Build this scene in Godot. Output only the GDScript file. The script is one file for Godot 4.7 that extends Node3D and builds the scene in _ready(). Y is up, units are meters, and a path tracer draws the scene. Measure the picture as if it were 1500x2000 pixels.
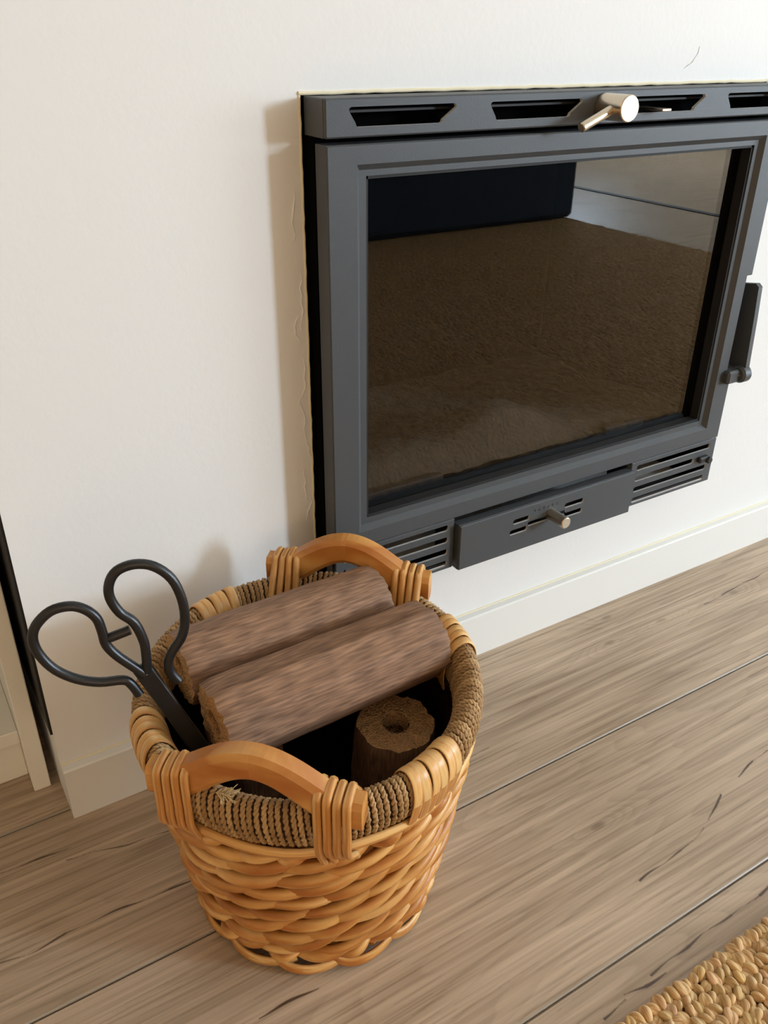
extends Node3D

# ------------------------------------------------------------------ mesh builder
class MB:
	var v := PackedVector3Array()
	var n := PackedVector3Array()
	var t := PackedVector2Array()
	var ix := PackedInt32Array()
	func vert(p: Vector3, nn: Vector3, uv := Vector2.ZERO) -> int:
		v.append(p); n.append(nn); t.append(uv)
		return v.size() - 1
	func tri_i(a: int, b: int, c: int) -> void:
		# front faces run clockwise: turn the triangle to agree with its normals
		var f := (v[b] - v[a]).cross(v[c] - v[a])
		if f.dot(n[a] + n[b] + n[c]) > 0.0:
			ix.append(a); ix.append(c); ix.append(b)
		else:
			ix.append(a); ix.append(b); ix.append(c)
	func face(pts: Array, nn: Vector3, us := 1.0) -> void:
		# flat convex polygon; uv in metres on the plane
		var u := Vector3.UP.cross(nn)
		if u.length() < 0.01: u = Vector3.RIGHT
		u = u.normalized()
		var w := nn.cross(u)
		var base := v.size()
		for p in pts:
			vert(p, nn, Vector2(u.dot(p), -w.dot(p)) * us)
		for k in range(1, pts.size() - 1):
			tri_i(base, base + k, base + k + 1)
	func flat(pts: Array, centre: Vector3) -> void:
		# flat polygon whose normal points away from centre
		var nn: Vector3 = (pts[1] - pts[0]).cross(pts[2] - pts[0])
		if nn.length() < 1e-12: return
		nn = nn.normalized()
		if nn.dot(pts[0] - centre) < 0.0: nn = -nn
		face(pts, nn)
	func box(lo: Vector3, hi: Vector3, bev := 0.0) -> void:
		var c := (lo + hi) / 2.0
		var h := (hi - lo) / 2.0
		var b := minf(bev, minf(h.x, minf(h.y, h.z)) * 0.9)
		for ax in 3:
			var a1 := (ax + 1) % 3
			var a2 := (ax + 2) % 3
			for s in [-1.0, 1.0]:
				var nn := Vector3.ZERO
				nn[ax] = s
				var q := []
				for k in [[-1, -1], [1, -1], [1, 1], [-1, 1]]:
					var p := c
					p[ax] += s * h[ax]; p[a1] += k[0] * (h[a1] - b); p[a2] += k[1] * (h[a2] - b)
					q.append(p)
				face(q, nn)
		if b <= 0.0: return
		for ax in 3:
			var a1 := (ax + 1) % 3
			var a2 := (ax + 2) % 3
			for s1 in [-1.0, 1.0]:
				for s2 in [-1.0, 1.0]:
					var q := []
					for e in [[0, -1], [0, 1], [1, 1], [1, -1]]:
						var p := c
						p[ax] += e[1] * (h[ax] - b)
						p[a1] += s1 * (h[a1] - (b if e[0] == 1 else 0.0)); p[a2] += s2 * (h[a2] - (0.0 if e[0] == 1 else b))
						q.append(p)
					var nn := Vector3.ZERO
					nn[a1] = s1; nn[a2] = s2
					face(q, nn.normalized())
		for sx in [-1.0, 1.0]:
			for sy in [-1.0, 1.0]:
				for sz in [-1.0, 1.0]:
					var s := Vector3(sx, sy, sz)
					var k := c + s * h
					face([k - Vector3(0, sy * b, sz * b), k - Vector3(sx * b, 0, sz * b), k - Vector3(sx * b, sy * b, 0)], s.normalized())
	func grid(rows: Array, closed_u: bool, closed_v: bool, uvs := Vector2.ONE) -> void:
		# rows of points, smooth normals; closed_u joins last row to first, closed_v last column to first
		var R := rows.size()
		var K: int = rows[0].size()
		var base := v.size()
		var cen := []
		for r in R:
			var m := Vector3.ZERO
			for p in rows[r]: m += p
			cen.append(m / K)
		for r in R + (1 if closed_u else 0):
			for k in K + (1 if closed_v else 0):
				var r0 := r % R
				var k0 := k % K
				var rp := (r0 + 1) % R if closed_u else mini(r0 + 1, R - 1)
				var rm := (r0 + R - 1) % R if closed_u else maxi(r0 - 1, 0)
				var kp := (k0 + 1) % K if closed_v else mini(k0 + 1, K - 1)
				var km := (k0 + K - 1) % K if closed_v else maxi(k0 - 1, 0)
				var nn: Vector3 = (rows[rp][k0] - rows[rm][k0]).cross(rows[r0][kp] - rows[r0][km])
				nn = nn.normalized() if nn.length() > 1e-14 else Vector3.UP
				if nn.dot(rows[r0][k0] - cen[r0]) < 0.0 and closed_v: nn = -nn
				vert(rows[r0][k0], nn, Vector2(float(r) / R, float(k) / K) * uvs)
		var W := K + (1 if closed_v else 0)
		for r in (R if closed_u else R - 1):
			for k in (K if closed_v else K - 1):
				var a := base + r * W + k
				tri_i(a, a + 1, a + W + 1)
				tri_i(a, a + W + 1, a + W)
	func tube(path: Array, ra, seg := 8, closed := false, flatten := 1.0, up := Vector3.ZERO, caps := true, uvs := Vector2.ONE) -> void:
		# ra: radius or array of radii; flatten scales the section along «up» (or the transported frame)
		var P := path.size()
		var rows := []
		var side := Vector3.ZERO
		for i in P:
			var a: Vector3 = path[(i + P - 1) % P] if closed or i > 0 else path[0]
			var b: Vector3 = path[(i + 1) % P] if closed or i < P - 1 else path[P - 1]
			var d := (b - a).normalized()
			if up != Vector3.ZERO:
				side = up.cross(d).normalized()
			elif side == Vector3.ZERO:
				side = (Vector3.UP if absf(d.y) < 0.9 else Vector3.RIGHT).cross(d).normalized()
			else:
				side = (side - d * side.dot(d)).normalized()
			var w := d.cross(side)
			var r: float = ra[i] if ra is Array else ra
			var row := []
			for k in seg:
				var t := TAU * k / seg
				row.append(path[i] + side * cos(t) * r * flatten + w * sin(t) * r)
			rows.append(row)
		grid(rows, closed, true, uvs)
		if caps and not closed:
			for e in [0, P - 1]:
				face(rows[e], ((path[0] - path[1]) if e == 0 else (path[P - 1] - path[P - 2])).normalized())
	func lathe(prof: Array, seg: int, c := Vector3.ZERO) -> void:
		# profile of (r, y); smooth
		var base := v.size()
		var K := prof.size()
		for s in seg + 1:
			var a := TAU * s / seg
			for k in K:
				var q: Vector2 = prof[mini(k + 1, K - 1)] - prof[maxi(k - 1, 0)]
				var nn := Vector2(q.y, -q.x).normalized()
				vert(c + Vector3(cos(a) * prof[k].x, prof[k].y, sin(a) * prof[k].x), Vector3(cos(a) * nn.x, nn.y, sin(a) * nn.x), Vector2(float(s) / seg, float(k) / K))
		for s in seg:
			for k in K - 1:
				var a := base + s * K + k
				tri_i(a, a + 1, a + K + 1)
				tri_i(a, a + K + 1, a + K)
	func cyl(a: Vector3, b: Vector3, r: float, seg := 20, bev := 0.0) -> void:
		# smooth barrel, flat ends with a small bevel
		var d := (b - a).normalized()
		var s := (Vector3.UP if absf(d.y) < 0.9 else Vector3.RIGHT).cross(d).normalized()
		var w := d.cross(s)
		var ring := func(p: Vector3, rr: float) -> Array:
			var o := []
			for k in seg: o.append(p + (s * cos(TAU * k / seg) + w * sin(TAU * k / seg)) * rr)
			return o
		grid([ring.call(a + d * bev, r), ring.call(b - d * bev, r)], false, true)
		if bev > 0.0:
			grid([ring.call(a, r - bev), ring.call(a + d * bev, r)], false, true)
			grid([ring.call(b - d * bev, r), ring.call(b, r - bev)], false, true)
		face(ring.call(a, r - bev), -d)
		face(ring.call(b, r - bev), d)
	func prism(poly: PackedVector2Array, z0: float, z1: float, X := Transform3D.IDENTITY) -> void:
		var c := Vector2.ZERO
		for p in poly: c += p
		c /= poly.size()
		var tr := Geometry2D.triangulate_polygon(poly)
		for e in [[z0, -1.0], [z1, 1.0]]:
			var b := v.size()
			for p in poly: vert(X * Vector3(p.x, p.y, e[0]), X.basis * Vector3(0, 0, e[1]), p)
			for k in range(0, tr.size(), 3): tri_i(b + tr[k], b + tr[k + 1], b + tr[k + 2])
		var cw := Geometry2D.is_polygon_clockwise(poly)
		for k in poly.size():
			var p := poly[k]
			var q := poly[(k + 1) % poly.size()]
			var e2 := (q - p).normalized()
			var nn := Vector2(e2.y, -e2.x) * (-1.0 if cw else 1.0)
			face([X * Vector3(p.x, p.y, z0), X * Vector3(q.x, q.y, z0), X * Vector3(q.x, q.y, z1), X * Vector3(p.x, p.y, z1)], X.basis * Vector3(nn.x, nn.y, 0))
	func mesh() -> ArrayMesh:
		var a := []
		a.resize(Mesh.ARRAY_MAX)
		a[Mesh.ARRAY_VERTEX] = v; a[Mesh.ARRAY_NORMAL] = n; a[Mesh.ARRAY_TEX_UV] = t; a[Mesh.ARRAY_INDEX] = ix
		var m := ArrayMesh.new()
		m.add_surface_from_arrays(Mesh.PRIMITIVE_TRIANGLES, a)
		return m

# ------------------------------------------------------------------ object helpers
var M := {}
var rng := RandomNumberGenerator.new()

func obj(called: String, mb, mat: Material, parent: Node = self) -> MeshInstance3D:
	var o := MeshInstance3D.new()
	o.name = called
	o.mesh = mb if mb is Mesh else mb.mesh()
	o.material_override = mat
	parent.add_child(o, true)
	return o

func thing(called: String, label: String, category: String, at := Vector3.ZERO, group := "") -> Node3D:
	var o := Node3D.new()
	o.name = called
	add_child(o, true)
	o.position = at
	tag(o, label, category, group)
	return o

func tag(o: Node, label: String, category: String, group := "") -> void:
	o.set_meta("label", label)
	o.set_meta("category", category)
	if group: o.set_meta("group", group)

func struct(called: String, mb, mat: Material, label := "") -> MeshInstance3D:
	var o := obj(called, mb, mat)
	o.set_meta("kind", "structure")
	if label: o.set_meta("label", label)
	return o

func bx(lo: Vector3, hi: Vector3, bev := 0.0) -> MB:
	var m := MB.new()
	m.box(lo, hi, bev)
	return m

func mat(c: Color, rough := 0.6, metal := 0.0) -> StandardMaterial3D:
	var m := StandardMaterial3D.new()
	m.albedo_color = c
	m.roughness = rough
	m.metallic = metal
	return m

func rgb(r: float, g: float, b: float) -> Color:
	return Color(r / 255.0, g / 255.0, b / 255.0)

func noise_tex(sd: int, freq: float, w := 256, h := 256, oct := 4) -> NoiseTexture2D:
	var f := FastNoiseLite.new()
	f.seed = sd; f.frequency = freq; f.fractal_octaves = oct
	var t := NoiseTexture2D.new()
	t.noise = f; t.width = w; t.height = h; t.seamless = true
	return t

func nbytes(sd: int, fx: float, w: int, h: int, stretch: int, oct := 3) -> PackedByteArray:
	# noise stretched along x, as bytes
	var f := FastNoiseLite.new()
	f.seed = sd; f.frequency = fx; f.fractal_octaves = oct
	var im := f.get_image(maxi(w / stretch, 4), h)
	im.resize(w, h, Image.INTERPOLATE_CUBIC)
	im.convert(Image.FORMAT_L8)
	return im.get_data()

# ------------------------------------------------------------------ printed wood of the laminate planks
func plank_tex(sd: int, knots: Array, cracks: Array, z0: float) -> Array:
	var w := 2048
	var h := 256
	var fine := nbytes(sd, 0.22, w, h, 56, 2)
	var grain := nbytes(sd + 1, 0.07, w, h, 30, 4)
	var wave := nbytes(sd + 2, 0.011, w, h, 9, 2)
	var tone := nbytes(sd + 3, 0.012, w, h, 4, 2)
	var out := PackedByteArray()
	out.resize(w * h * 3)
	var px := []
	for k in knots: px.append(Vector3((k.x + 0.75) / 2.0 * w, (k.y - z0) / 0.2327 * h, k.z))
	var rise := PackedFloat32Array()
	rise.resize(w * h)
	var core := PackedByteArray()
	core.resize(w * h)
	for k in px:
		for y in range(maxi(0, int(k.y) - 70), mini(h, int(k.y) + 70)):
			for x in range(maxi(0, int(k.x) - 150), mini(w, int(k.x) + 150)):
				var d := pow((x - k.x) / 48.0, 2) + pow((y - k.y) / 20.0, 2)
				rise[y * w + x] += k.z * exp(-d)
				if d < 0.07: core[y * w + x] = int((0.07 - d) / 0.07 * 90.0)
	var i := 0
	for y in h:
		var yy := y * 0.011
		for x in w:
			var r: float = wave[i] * 0.026 + yy + rise[i] * 3.5
			r -= floorf(r)
			var ring: float = r * r * (1.0 if r < 0.93 else (1.0 - r) * 14.0)
			var g: float = grain[i] * 0.00392 - 0.5
			var v := 0.64 + (fine[i] * 0.00392 - 0.5) * 0.36 + g * 0.42 - ring * 0.15 + (tone[i] * 0.00392 - 0.5) * 0.30
			if fine[i] < 58: v -= 0.14
			if core[i] > 0: v -= core[i] * 0.004
			v = clampf(v, 0.0, 1.0)
			out[i * 3] = int(134.0 + 82.0 * v)
			out[i * 3 + 1] = int(117.0 + 82.0 * v)
			out[i * 3 + 2] = int(95.0 + 80.0 * v)
			i += 1
	# dark splits printed in the oak
	var rn := RandomNumberGenerator.new()
	rn.seed = sd
	for c in cracks:
		for k in c.size() - 1:
			var a := Vector2((c[k].x + 0.75) / 2.0 * w, (c[k].y - z0) / 0.2327 * h)
			var b := Vector2((c[k + 1].x + 0.75) / 2.0 * w, (c[k + 1].y - z0) / 0.2327 * h)
			var steps := int(a.distance_to(b)) + 1
			var thick := rn.randf_range(0.7, 1.6)
			for s in steps:
				var p := a.lerp(b, float(s) / steps)
				p.y += sin(p.x * 0.11 + sd) * 0.8 + sin(p.x * 0.047) * 1.2
				var th := thick * (0.6 + 0.5 * sin(p.x * 0.08 + k))
				for dy in range(-2, 3):
					var f := clampf(th + 0.5 - absf(dy + int(p.y) - p.y), 0.0, 1.0) * 0.85
					var yq := int(p.y) + dy
					if f > 0.0 and yq >= 0 and yq < h:
						var j := (yq * w + clampi(int(p.x), 0, w - 1)) * 3
						out[j] = int(lerpf(out[j], 62, f)); out[j + 1] = int(lerpf(out[j + 1], 46, f)); out[j + 2] = int(lerpf(out[j + 2], 34, f))
	var im := Image.create_from_data(w, h, false, Image.FORMAT_RGB8, out)
	var g2 := Image.create_from_data(w, h, false, Image.FORMAT_L8, fine)
	return [ImageTexture.create_from_image(im), ImageTexture.create_from_image(g2)]

func streak_tex(sd: int, a: Color, b: Color, w: int, h: int, stretch: int, fx: float) -> ImageTexture:
	var s := nbytes(sd, fx, w, h, stretch, 4)
	var l := nbytes(sd + 9, 0.02, w, h, 3, 3)
	var out := PackedByteArray()
	out.resize(w * h * 3)
	for i in w * h:
		var v := clampf(s[i] * 0.0050 - 0.14 + (l[i] - 128) * 0.0014, 0.0, 1.0)
		var c := a.lerp(b, v)
		out[i * 3] = int(c.r * 255); out[i * 3 + 1] = int(c.g * 255); out[i * 3 + 2] = int(c.b * 255)
	return ImageTexture.create_from_image(Image.create_from_data(w, h, false, Image.FORMAT_RGB8, out))

# ------------------------------------------------------------------ materials
func make_materials() -> void:
	M.wall = mat(rgb(232, 231, 228), 0.6)
	M.wall.heightmap_enabled = true
	M.wall.heightmap_texture = noise_tex(5, 0.035, 512, 512, 4)
	M.wall.heightmap_scale = 0.010
	M.wall.uv1_triplanar = true
	M.wall.uv1_world_triplanar = true
	M.wall.uv1_scale = Vector3(5, 5, 5)
	M.warm_wall = mat(rgb(226, 198, 160), 0.8)  # warm tone chosen so the walls out of view bounce warm light
	M.ceiling = mat(rgb(238, 234, 226), 0.8)
	M.white_gloss = mat(rgb(232, 231, 226), 0.32)
	M.cream = mat(rgb(232, 222, 192), 0.8)
	M.cabinet = mat(rgb(238, 234, 224), 0.4)
	M.black = mat(rgb(16, 14, 12), 0.7)
	M.iron = mat(rgb(66, 69, 72), 0.5)
	M.iron.heightmap_enabled = true
	M.iron.heightmap_texture = noise_tex(11, 0.09, 256, 256, 3)
	M.iron.heightmap_scale = 0.007
	M.iron.uv1_triplanar = true
	M.iron.uv1_scale = Vector3(26, 26, 26)
	M.iron_dark = mat(rgb(40, 39, 38), 0.6)
	M.soot = mat(rgb(9, 9, 9), 0.95)
	M.soot.metallic_specular = 0.1
	M.ash = mat(rgb(112, 102, 86), 1.0)
	M.ash.heightmap_enabled = true
	M.ash.heightmap_texture = noise_tex(31, 0.06, 256, 256, 5)
	M.ash.heightmap_scale = 0.12
	M.ash.uv1_triplanar = true
	M.ash.uv1_scale = Vector3(8, 8, 8)
	M.chrome = mat(rgb(205, 192, 172), 0.28, 1.0)
	M.forged = mat(rgb(22, 23, 25), 0.34)
	M.glass = mat(Color(0.02, 0.02, 0.02, 0.3), 0.0)
	M.glass.transparency = BaseMaterial3D.TRANSPARENCY_ALPHA
	M.pane = mat(Color(1, 1, 1, 0.03), 0.0)
	M.pane.transparency = BaseMaterial3D.TRANSPARENCY_ALPHA
	# willow in a few tones
	var wt := streak_tex(71, rgb(206, 160, 112), rgb(255, 244, 226), 256, 64, 10, 0.06)
	M.willow = []
	for c in [rgb(230, 186, 120), rgb(218, 172, 106), rgb(236, 198, 138), rgb(210, 163, 98)]:
		var m := mat(c, 0.42)
		m.albedo_texture = wt
		M.willow.append(m)
	M.peeled = mat(rgb(234, 202, 148), 0.36)
	M.peeled.albedo_texture = wt
	M.handle = mat(rgb(218, 170, 104), 0.38)
	M.handle.albedo_texture = wt
	M.grass = []
	for c in [rgb(172, 136, 90), rgb(158, 122, 78), rgb(190, 154, 106)]:
		M.grass.append(mat(c, 0.6))
	M.straw = mat(rgb(236, 216, 172), 0.7)
	M.core = mat(rgb(74, 48, 26), 0.9)  # shadow brown for the gaps behind the willow strands; rim core too
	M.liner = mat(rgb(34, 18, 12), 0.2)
	M.log_side = mat(Color.WHITE, 0.7)
	M.log_side.albedo_texture = streak_tex(91, rgb(106, 78, 58), rgb(166, 127, 98), 1024, 256, 44, 0.34)
	M.log_side.heightmap_enabled = true
	M.log_side.heightmap_texture = M.log_side.albedo_texture
	M.log_side.heightmap_scale = 0.08
	M.log_end = mat(rgb(204, 156, 104), 0.95)
	M.log_end.heightmap_enabled = true
	M.log_end.heightmap_texture = noise_tex(41, 0.12, 256, 256, 4)
	M.log_end.heightmap_scale = 0.35
	M.log_end.uv1_triplanar = true
	M.log_end.uv1_scale = Vector3(12, 12, 12)
	M.jute = mat(rgb(224, 197, 158), 0.85)
	M.jute.albedo_texture = streak_tex(55, rgb(204, 180, 148), rgb(255, 250, 240), 128, 128, 24, 0.3)
	M.jute.vertex_color_use_as_albedo = true
	M.rug_back = mat(rgb(120, 84, 48), 0.95)
	M.bevel = mat(rgb(162, 149, 132), 0.36)
	M.fill_blind = mat(rgb(226, 186, 132), 0.9)  # covers the added window; glows a little as warm fill
	M.fill_blind.backlight_enabled = true
	M.fill_blind.backlight = Color(0.5, 0.38, 0.24)
	M.fill_blind.emission_enabled = true
	M.fill_blind.emission = Color(1.0, 0.82, 0.6)
	M.fill_blind.emission_energy_multiplier = 0.15
	M.sofa = mat(rgb(52, 66, 84), 0.9)
	M.wood_leg = mat(rgb(60, 44, 30), 0.5)

# ------------------------------------------------------------------ setting
func build_room() -> void:
	# floor: laminate planks along x
	var fl := Node3D.new()
	fl.name = "floor"
	add_child(fl)
	fl.set_meta("kind", "structure")
	fl.set_meta("label", "grey-brown oak laminate floor of long planks with bevelled joints")
	obj("underlay", bx(Vector3(-2.4, -0.06, -0.6), Vector3(6.6, -0.0125, 4.8)), M.black, fl)
	var V := func(x, y): return Vector2(x, y)
	var zA := 0.2274 - 0.2327
	var zB := 0.2274
	var zC := 0.2274 + 0.2327
	var kn := [Vector3(0.374, 0.089, 1.0), Vector3(0.482, 0.089, 1.3), Vector3(0.642, 0.096, 1.2), Vector3(0.415, 0.04, 0.6)]
	var cA := [[V.call(0.575, 0.094), V.call(0.62, 0.092), V.call(0.676, 0.087), V.call(0.75, 0.081)], [V.call(-0.492, 0.153), V.call(-0.464, 0.156), V.call(-0.429, 0.153), V.call(-0.368, 0.155), V.call(-0.325, 0.157), V.call(-0.294, 0.159), V.call(-0.1, 0.162)], [V.call(-0.472, 0.044), V.call(-0.436, 0.047), V.call(-0.399, 0.051)], [V.call(-0.408, 0.065), V.call(-0.344, 0.078), V.call(-0.299, 0.083)], [V.call(0.04, 0.17), V.call(0.09, 0.166)]]
	var cB := [[V.call(0.107, 0.407), V.call(0.141, 0.405), V.call(0.176, 0.402), V.call(0.223, 0.394)], [V.call(0.235, 0.39), V.call(0.28, 0.372)], [V.call(0.32, 0.362), V.call(0.358, 0.355), V.call(0.389, 0.354)], [V.call(-0.30, 0.33), V.call(-0.24, 0.334)]]
	var cC := [[V.call(0.038, 0.487), V.call(0.068, 0.485), V.call(0.094, 0.485), V.call(0.12, 0.485), V.call(0.159, 0.485), V.call(0.202, 0.483), V.call(0.26, 0.482)], [V.call(-0.031, 0.495), V.call(-0.007, 0.494), V.call(0.0, 0.494)], [V.call(0.001, 0.49), V.call(0.025, 0.493), V.call(0.053, 0.493)]]
	var cO := [[V.call(-0.463, zC + 0.22), V.call(-0.429, zC + 0.217), V.call(-0.391, zC + 0.223)]]
	var texs := [plank_tex(101, kn, cA, zA), plank_tex(202, [Vector3(0.12, 0.33, 0.9), Vector3(-0.5, 0.4, 1.2)], cB, zB), plank_tex(303, [Vector3(0.9, 0.6, 1.0)], cC + cO, zC)]
	var pm := []
	for t in texs:
		var m := mat(rgb(255, 246, 242), 0.36)
		m.albedo_texture = t[0]
		m.heightmap_enabled = true
		m.heightmap_texture = t[1]
		m.heightmap_scale = 0.012
		m.texture_repeat = true
		pm.append(m)
	# one plank, 2 m x 0.2327 m, top at y = 0; the long bevels are painted pale
	var W := 0.2327
	var L := 2.0
	var g := 0.0004
	var bv := 0.0018
	var mb := MB.new()
	mb.box(Vector3(g, -0.012, g), Vector3(L - g, 0, W - g), bv)
	for k in mb.v.size():
		mb.t[k] = Vector2(mb.v[k].x / L, mb.v[k].z / W)
	var edge := MB.new()
	for e in [[g, bv, -1.0], [W - g, W - bv, 1.0]]:
		edge.face([Vector3(bv, -bv + 0.0002, e[0]), Vector3(L - bv, -bv + 0.0002, e[0]), Vector3(L - bv, 0.0001, e[1]), Vector3(bv, 0.0001, e[1])], Vector3(0, 1, e[2]).normalized())
	var planks := []
	for m in pm:
		var am := mb.mesh()
		var ae := edge.mesh()
		am.add_surface_from_arrays(Mesh.PRIMITIVE_TRIANGLES, ae.surface_get_arrays(0))
		am.surface_set_material(0, m)
		am.surface_set_material(1, M.bevel)
		planks.append(am)
	rng.seed = 7
	for row in range(-3, 20):
		var which := 2 if row == 1 else (0 if row == -1 else (1 if row == 0 else (row + 60) % 3))
		var z := 0.2274 + W * row
		var x0 := -0.75 if row >= -1 and row <= 1 else -0.75 + rng.randf_range(-1.0, 1.0)
		while x0 > -2.3: x0 -= L
		while x0 < 6.4:
			var o := obj("plank", planks[which], null, fl)
			o.position = Vector3(x0, 0, z)
			x0 += L
	# chimney breast with the opening of the fire
	var w := MB.new()
	w.box(Vector3(-0.3863, -0.01, -0.45), Vector3(-0.0605, 2.6, 0))
	w.box(Vector3(0.5965, -0.01, -0.45), Vector3(6.6, 2.6, 0))
	w.box(Vector3(-0.0605, -0.01, -0.45), Vector3(0.5965, 0.196, 0))
	w.box(Vector3(-0.0605, 0.7384, -0.45), Vector3(0.5965, 2.6, 0))
	var wf := struct("wall_front", w, M.wall, "white painted plaster chimney wall round the black fire insert")
	# plaster lip along the left and the upper edge of the opening, with chipped paint
	var lip := MB.new()
	rng.seed = 21
	var pth := []
	for k in 60:
		pth.append(Vector3(-0.0612 + rng.randf_range(-0.0003, 0.0005), lerpf(0.24, 0.7395, k / 59.0), -0.0005))
	lip.tube(pth, 0.0016, 6, false)
	pth = []
	for k in 60:
		pth.append(Vector3(lerpf(-0.062, 0.62, k / 59.0), 0.7392 + rng.randf_range(-0.0003, 0.0006), 0.0))
	lip.tube(pth, 0.0019, 6, false)
	obj("plaster_edge", lip, M.cream, wf)
	for c in [[-0.0700, 0.655, 0.045], [-0.0665, 0.578, 0.06], [-0.0705, 0.535, 0.03], [-0.068, 0.49, 0.045], [-0.0720, 0.447, 0.05], [-0.0675, 0.40, 0.035], [-0.0715, 0.36, 0.04], [-0.066, 0.325, 0.03], [-0.10, 0.925, 0.05]]:
		var fk := MB.new()
		var q := []
		var rr := []
		var x: float = c[0]
		for k in 9:
			q.append(Vector3(x, c[1] - c[2] * k / 8.0, 0.0002))
			rr.append(0.0010 * sin(PI * (k + 0.5) / 9.0) + 0.0002)
			x += rng.randf_range(-0.0028, 0.0028)
		fk.tube(q, rr, 6)
		obj("paint_flake", fk, M.wall, wf)
	var chip := MB.new()
	chip.prism(PackedVector2Array([Vector2(-0.3800, 0.2580), Vector2(-0.3655, 0.2600), Vector2(-0.3640, 0.2585), Vector2(-0.3680, 0.2560), Vector2(-0.3690, 0.2500), Vector2(-0.3715, 0.2530), Vector2(-0.3790, 0.2560)]), -0.0005, 0.0006)
	obj("paint_flake", chip, M.wall, wf)
	# hairline crack above the fire at the right
	var hc := MB.new()
	hc.tube([Vector3(0.462, 0.777, 0.0002), Vector3(0.461, 0.770, 0.0003), Vector3(0.456, 0.764, 0.0003), Vector3(0.453, 0.760, 0.0006), Vector3(0.446, 0.757, 0.0006), Vector3(0.441, 0.754, 0.0002)], [0.0002, 0.0003, 0.0003, 0.0005, 0.0005, 0.0002], 6)
	obj("paint_flake", hc, M.wall, wf)
	struct("wall_left", bx(Vector3(-2.6, -0.01, -0.6), Vector3(-2.4, 2.6, 5.0)), M.warm_wall)
	struct("wall_alcove", bx(Vector3(-2.4, -0.01, -0.6), Vector3(-0.3863, 2.6, -0.45)), M.warm_wall)
	# back wall out of view, with the window that casts the sharper shadows
	var wb := MB.new()
	wb.box(Vector3(-2.6, -0.01, 4.8), Vector3(CX0, 2.6, 5.0))
	wb.box(Vector3(CX1, -0.01, 4.8), Vector3(AX0, 2.6, 5.0))
	wb.box(Vector3(CX0, -0.01, 4.8), Vector3(CX1, CY0, 5.0))
	wb.box(Vector3(CX0, CY1, 4.8), Vector3(CX1, 2.6, 5.0))
	wb.box(Vector3(AX1, -0.01, 4.8), Vector3(6.8, 2.6, 5.0))
	wb.box(Vector3(AX0, -0.01, 4.8), Vector3(AX1, AY0, 5.0))
	wb.box(Vector3(AX0, AY1, 4.8), Vector3(AX1, 2.6, 5.0))
	struct("wall_back", wb, M.warm_wall)
	# added window behind the camera; its glowing sand-coloured blind gives warm fill
	var w3 := Node3D.new()
	w3.name = "added_window_3"
	add_child(w3)
	w3.set_meta("kind", "structure")
	var f3 := MB.new()
	for xx in [CX0 + 0.03, CX1 - 0.03]: f3.box(Vector3(xx - 0.03, CY0, 4.87), Vector3(xx + 0.03, CY1, 4.93), 0.004)
	for yy in [CY0 + 0.03, CY1 - 0.03]: f3.box(Vector3(CX0, yy - 0.03, 4.872), Vector3(CX1, yy + 0.03, 4.928), 0.004)
	obj("window_frame", f3, M.white_gloss, w3)
	obj("pane", bx(Vector3(CX0 + 0.06, CY0 + 0.06, 4.897), Vector3(CX1 - 0.06, CY1 - 0.06, 4.903)), M.pane, w3)
	obj("added_glow_blind", bx(Vector3(CX0 + 0.01, CY0 + 0.01, 4.84), Vector3(CX1 - 0.01, CY1 - 0.01, 4.842)), M.fill_blind, w3)
	var w2 := Node3D.new()
	w2.name = "unseen_window_2"  # out of view, placed to light chimney wall and basket from the right
	add_child(w2)
	w2.set_meta("kind", "structure")
	var f2 := MB.new()
	for xx in [AX0 + 0.03, (AX0 + AX1) / 2.0, AX1 - 0.03]: f2.box(Vector3(xx - 0.03, AY0, 4.87), Vector3(xx + 0.03, AY1, 4.93), 0.004)
	for yy in [AY0 + 0.03, AY1 - 0.03]: f2.box(Vector3(AX0, yy - 0.03, 4.872), Vector3(AX1, yy + 0.03, 4.928), 0.004)
	obj("window_frame", f2, M.white_gloss, w2)
	for k in 2:
		var xa := lerpf(AX0 + 0.03, AX1 - 0.03, k / 2.0)
		obj("pane", bx(Vector3(xa + 0.03, AY0 + 0.06, 4.897), Vector3(xa + (AX1 - AX0 - 0.06) / 2.0 - 0.03, AY1 - 0.06, 4.903)), M.pane, w2)
	struct("ceiling", bx(Vector3(-2.6, 2.6, -0.6), Vector3(6.8, 2.75, 5.0)), M.ceiling)
	# right wall out of view, its tall window placed to graze the chimney wall
	var wr := MB.new()
	wr.box(Vector3(6.6, -0.01, -0.6), Vector3(6.8, 2.6, WZ0))
	wr.box(Vector3(6.6, -0.01, WZ1), Vector3(6.8, 2.6, 5.0))
	wr.box(Vector3(6.6, -0.01, WZ0), Vector3(6.8, WY0, WZ1))
	wr.box(Vector3(6.6, WY1, WZ0), Vector3(6.8, 2.6, WZ1))
	struct("wall_right", wr, M.warm_wall)
	var wn := Node3D.new()
	wn.name = "unseen_window_1"  # out of view, placed to light the scene from the far right
	add_child(wn)
	wn.set_meta("kind", "structure")
	var fr := MB.new()
	for k in 4:
		var zz := lerpf(WZ0 + 0.03, WZ1 - 0.03, k / 3.0)
		fr.box(Vector3(6.67, WY0, zz - 0.03), Vector3(6.73, WY1, zz + 0.03), 0.004)
	for yy in [WY0 + 0.03, WY1 - 0.03]:
		fr.box(Vector3(6.672, yy - 0.03, WZ0), Vector3(6.728, yy + 0.03, WZ1), 0.004)
	obj("window_frame", fr, M.white_gloss, wn)
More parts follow.
